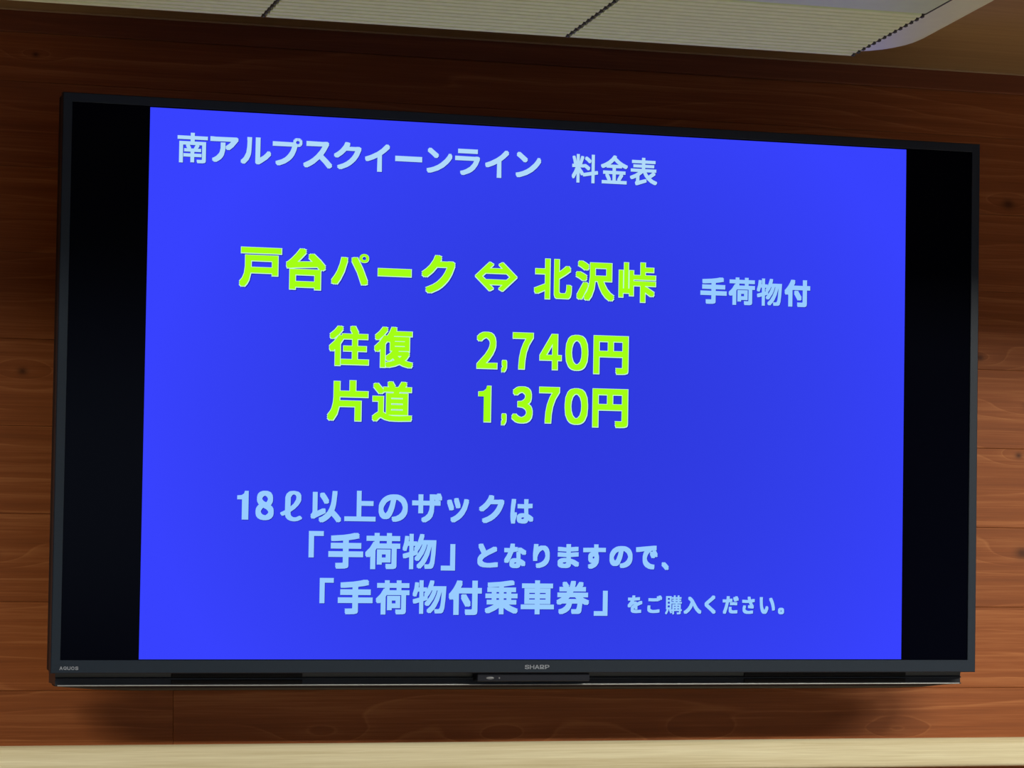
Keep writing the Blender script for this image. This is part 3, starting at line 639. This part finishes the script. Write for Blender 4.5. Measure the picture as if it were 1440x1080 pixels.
# a plain figure one without a foot, and a wider ring hole for the bold handakuten
GLYPHS['_1'] = [[440, 0, 1000, 0, 1000, 1000, 690, 1000, 620, 910, 400, 850, 0, 835, 0, 710, 440, 710]]
hole = min(GLYPHS['プ'], key=lambda s: max(s[0::2]) - min(s[0::2]))
hx, hz = (max(hole[0::2]) + min(hole[0::2])) / 2, (max(hole[1::2]) + min(hole[1::2])) / 2
hole[0::2] = [hx + (v - hx) * 1.5 for v in hole[0::2]]
hole[1::2] = [hz + (v - hz) * 1.5 for v in hole[1::2]]


def glyph_curve(cu, key, bx, rx, rz, only=None):
    g = GLYPHS[key]
    xs = [v for s in g for v in s[0::2]]
    zs = [v for s in g for v in s[1::2]]
    gx0, gx1, gz0, gz1 = min(xs), max(xs), min(zs), max(zs)
    x0, z0, x1, z1 = bx
    rx = min(rx, (x1 - x0) * 0.42)
    rz = min(rz, (z1 - z0) * 0.42)
    ax = (x1 - x0 - 2 * rx) / max(1, gx1 - gx0)
    az = (z1 - z0 - 2 * rz) / max(1, gz1 - gz0)
    for i, s in enumerate(g):
        if only is not None and i not in only:
            continue
        sp = cu.splines.new('POLY')
        n = len(s) // 2
        sp.points.add(n - 1)
        sp.use_cyclic_u = True
        for k in range(n):
            sp.points[k].co = (x0 + rx + (s[2 * k] - gx0) * ax, z0 + rz + (s[2 * k + 1] - gz0) * az, 0, 1)
    return rx, rz


def text_object(name, chars, rfun, m, y, parent, dx=0.0, dz=0.0, shrink=0.0):
    """flat lettering: each glyph filled, then laid over itself shifted by the pen radius, which makes it bold"""
    verts, faces = [], []
    for key, a0, b0, a1, b1 in chars:
        bx = [a0 / 1e4 + dx + shrink, b0 / 1e4 + dz + shrink, a1 / 1e4 + dx - shrink, b1 / 1e4 + dz - shrink]
        r0 = max(rfun(key) - shrink, 0.0002)
        g = GLYPHS[key]
        # the little ring of a handakuten is drawn with a finer pen, so that it stays open
        size = [max(s[0::2]) - min(s[0::2]) + max(s[1::2]) - min(s[1::2]) for s in g]
        small = sorted(range(len(g)), key=lambda i: size[i])[:2] if key == 'パ' else []
        for only, pen in ([([i for i in range(len(g)) if i not in small], 1.0), (small, 0.28)] if small else [(None, 1.0)]):
            cu = bpy.data.curves.new('c', 'CURVE')
            cu.dimensions = '2D'
            cu.fill_mode = 'FRONT'
            rx, rz = glyph_curve(cu, key, bx, r0, r0, only)
            rx, rz = rx * pen, rz * pen
            tmp = bpy.data.objects.new('c', cu)
            me = bpy.data.meshes.new_from_object(tmp)
            V = [(v.co.x, v.co.y) for v in me.vertices]
            P = [tuple(p.vertices) for p in me.polygons]
            bpy.data.objects.remove(tmp)
            bpy.data.meshes.remove(me)
            bpy.data.curves.remove(cu)
            for k, (sx, sz) in enumerate(((0, 0), (1, 1), (1, -1), (-1, 1), (-1, -1), (1, 0), (-1, 0), (0, 1), (0, -1))):
                base = len(verts)
                verts += [(x + sx * rx, y - k * 2e-6, z + sz * rz) for x, z in V]
                faces += [tuple(base + i for i in p) for p in P]
    me = bpy.data.meshes.new(name)
    me.from_pydata(verts, [], faces)
    me.materials.append(m)
    o = bpy.data.objects.new(name, me)
    COL.objects.link(o)
    o.parent = parent
    return o


DENSE = set('南料金表復道購荷乗券峠車物往北')
STYLE = {  # pen radius, radius for dense characters, ink, has a pale edge
    'title': (0.0014, 0.0010, T_TITLE, False),
    'route': (0.0027, 0.0024, T_GREEN, True),
    'bag': (0.0019, 0.0015, T_NOTE, False),
    'fare1': (0.0023, 0.0025, T_GREEN, True),
    'fare2': (0.0023, 0.0025, T_GREEN, True),
    'note1': (0.0017, 0.0014, T_NOTE, False),
    'note2': (0.0023, 0.0019, T_NOTE, False),
    'note3': (0.0023, 0.0018, T_NOTE, False),
}
SMALL = set('となりますので、をご購入くださいは。')
WORDS = {'title': (12, 15), 'route': (5, 6, 9), 'fare1': (2, 8), 'fare2': (2, 8), 'note2': (5, 13), 'note3': (9, 18)}
RUNS = []
for key, st in STYLE.items():
    start = 0
    for end in WORDS.get(key, (len(BOXES[key]),)):
        RUNS.append((key, st, BOXES[key][start:end]))
        start = end
for key, (r1, r2, ink, edged), chars in RUNS:
    def rf(c, r1=r1, r2=r2, key=key):
        if c == '⇔':
            return 0.0011
        if c == '_1':
            return 0.0003
        if c in 'ℓ':
            return 0.0008
        if c == '物':
            return r2 * 0.75
        if c in '円片戸台':
            return r2 * 1.15
        if c == '購':
            return 0.0005
        if key in ('note2', 'note3') and c in SMALL:
            return 0.0012 if key == 'note3' else 0.0018
        if c in '「」' :
            return 0.0017
        return r2 if c in DENSE else r1
    sd = 0.0009 if not edged else 0.0013
    text_object('letter_shadow', chars, rf, T_SHADOW, -0.00040, scr, dx=sd, dz=-sd)
    if edged:
        text_object('letter_edge', chars, rf, T_EDGE, -0.00050, scr)
        text_object('slide_lettering', chars, rf, ink, -0.00060, scr, dx=-0.0002, dz=0.0003, shrink=0.0009)
    else:
        text_object('slide_lettering', chars, rf, ink, -0.00050, scr)


def row(word, x0, x1, z0, z1, gap, weights=None):
    n = len(word)
    weights = weights or [1.0] * n
    tot = sum(weights)
    wd = (x1 - x0 - gap * (n - 1))
    out, x = [], x0
    for ch, wt in zip(word, weights):
        wc = wd * wt / tot
        out.append(('_' + ch, x * 1e4, z0 * 1e4, (x + wc) * 1e4, z1 * 1e4))
        x += wc + gap
    return out


text_object('maker_lettering', row('SHARP', -0.0172, 0.0216, -0.4148, -0.4085, 0.0008), lambda c: 0.00014, M_LETTER, -0.0024, tv)
text_object('model_lettering', row('AQUOS', -0.7153, -0.6882, -0.4153, -0.4104, 0.0009), lambda c: 0.00018, M_LETTER, -0.0024, tv)
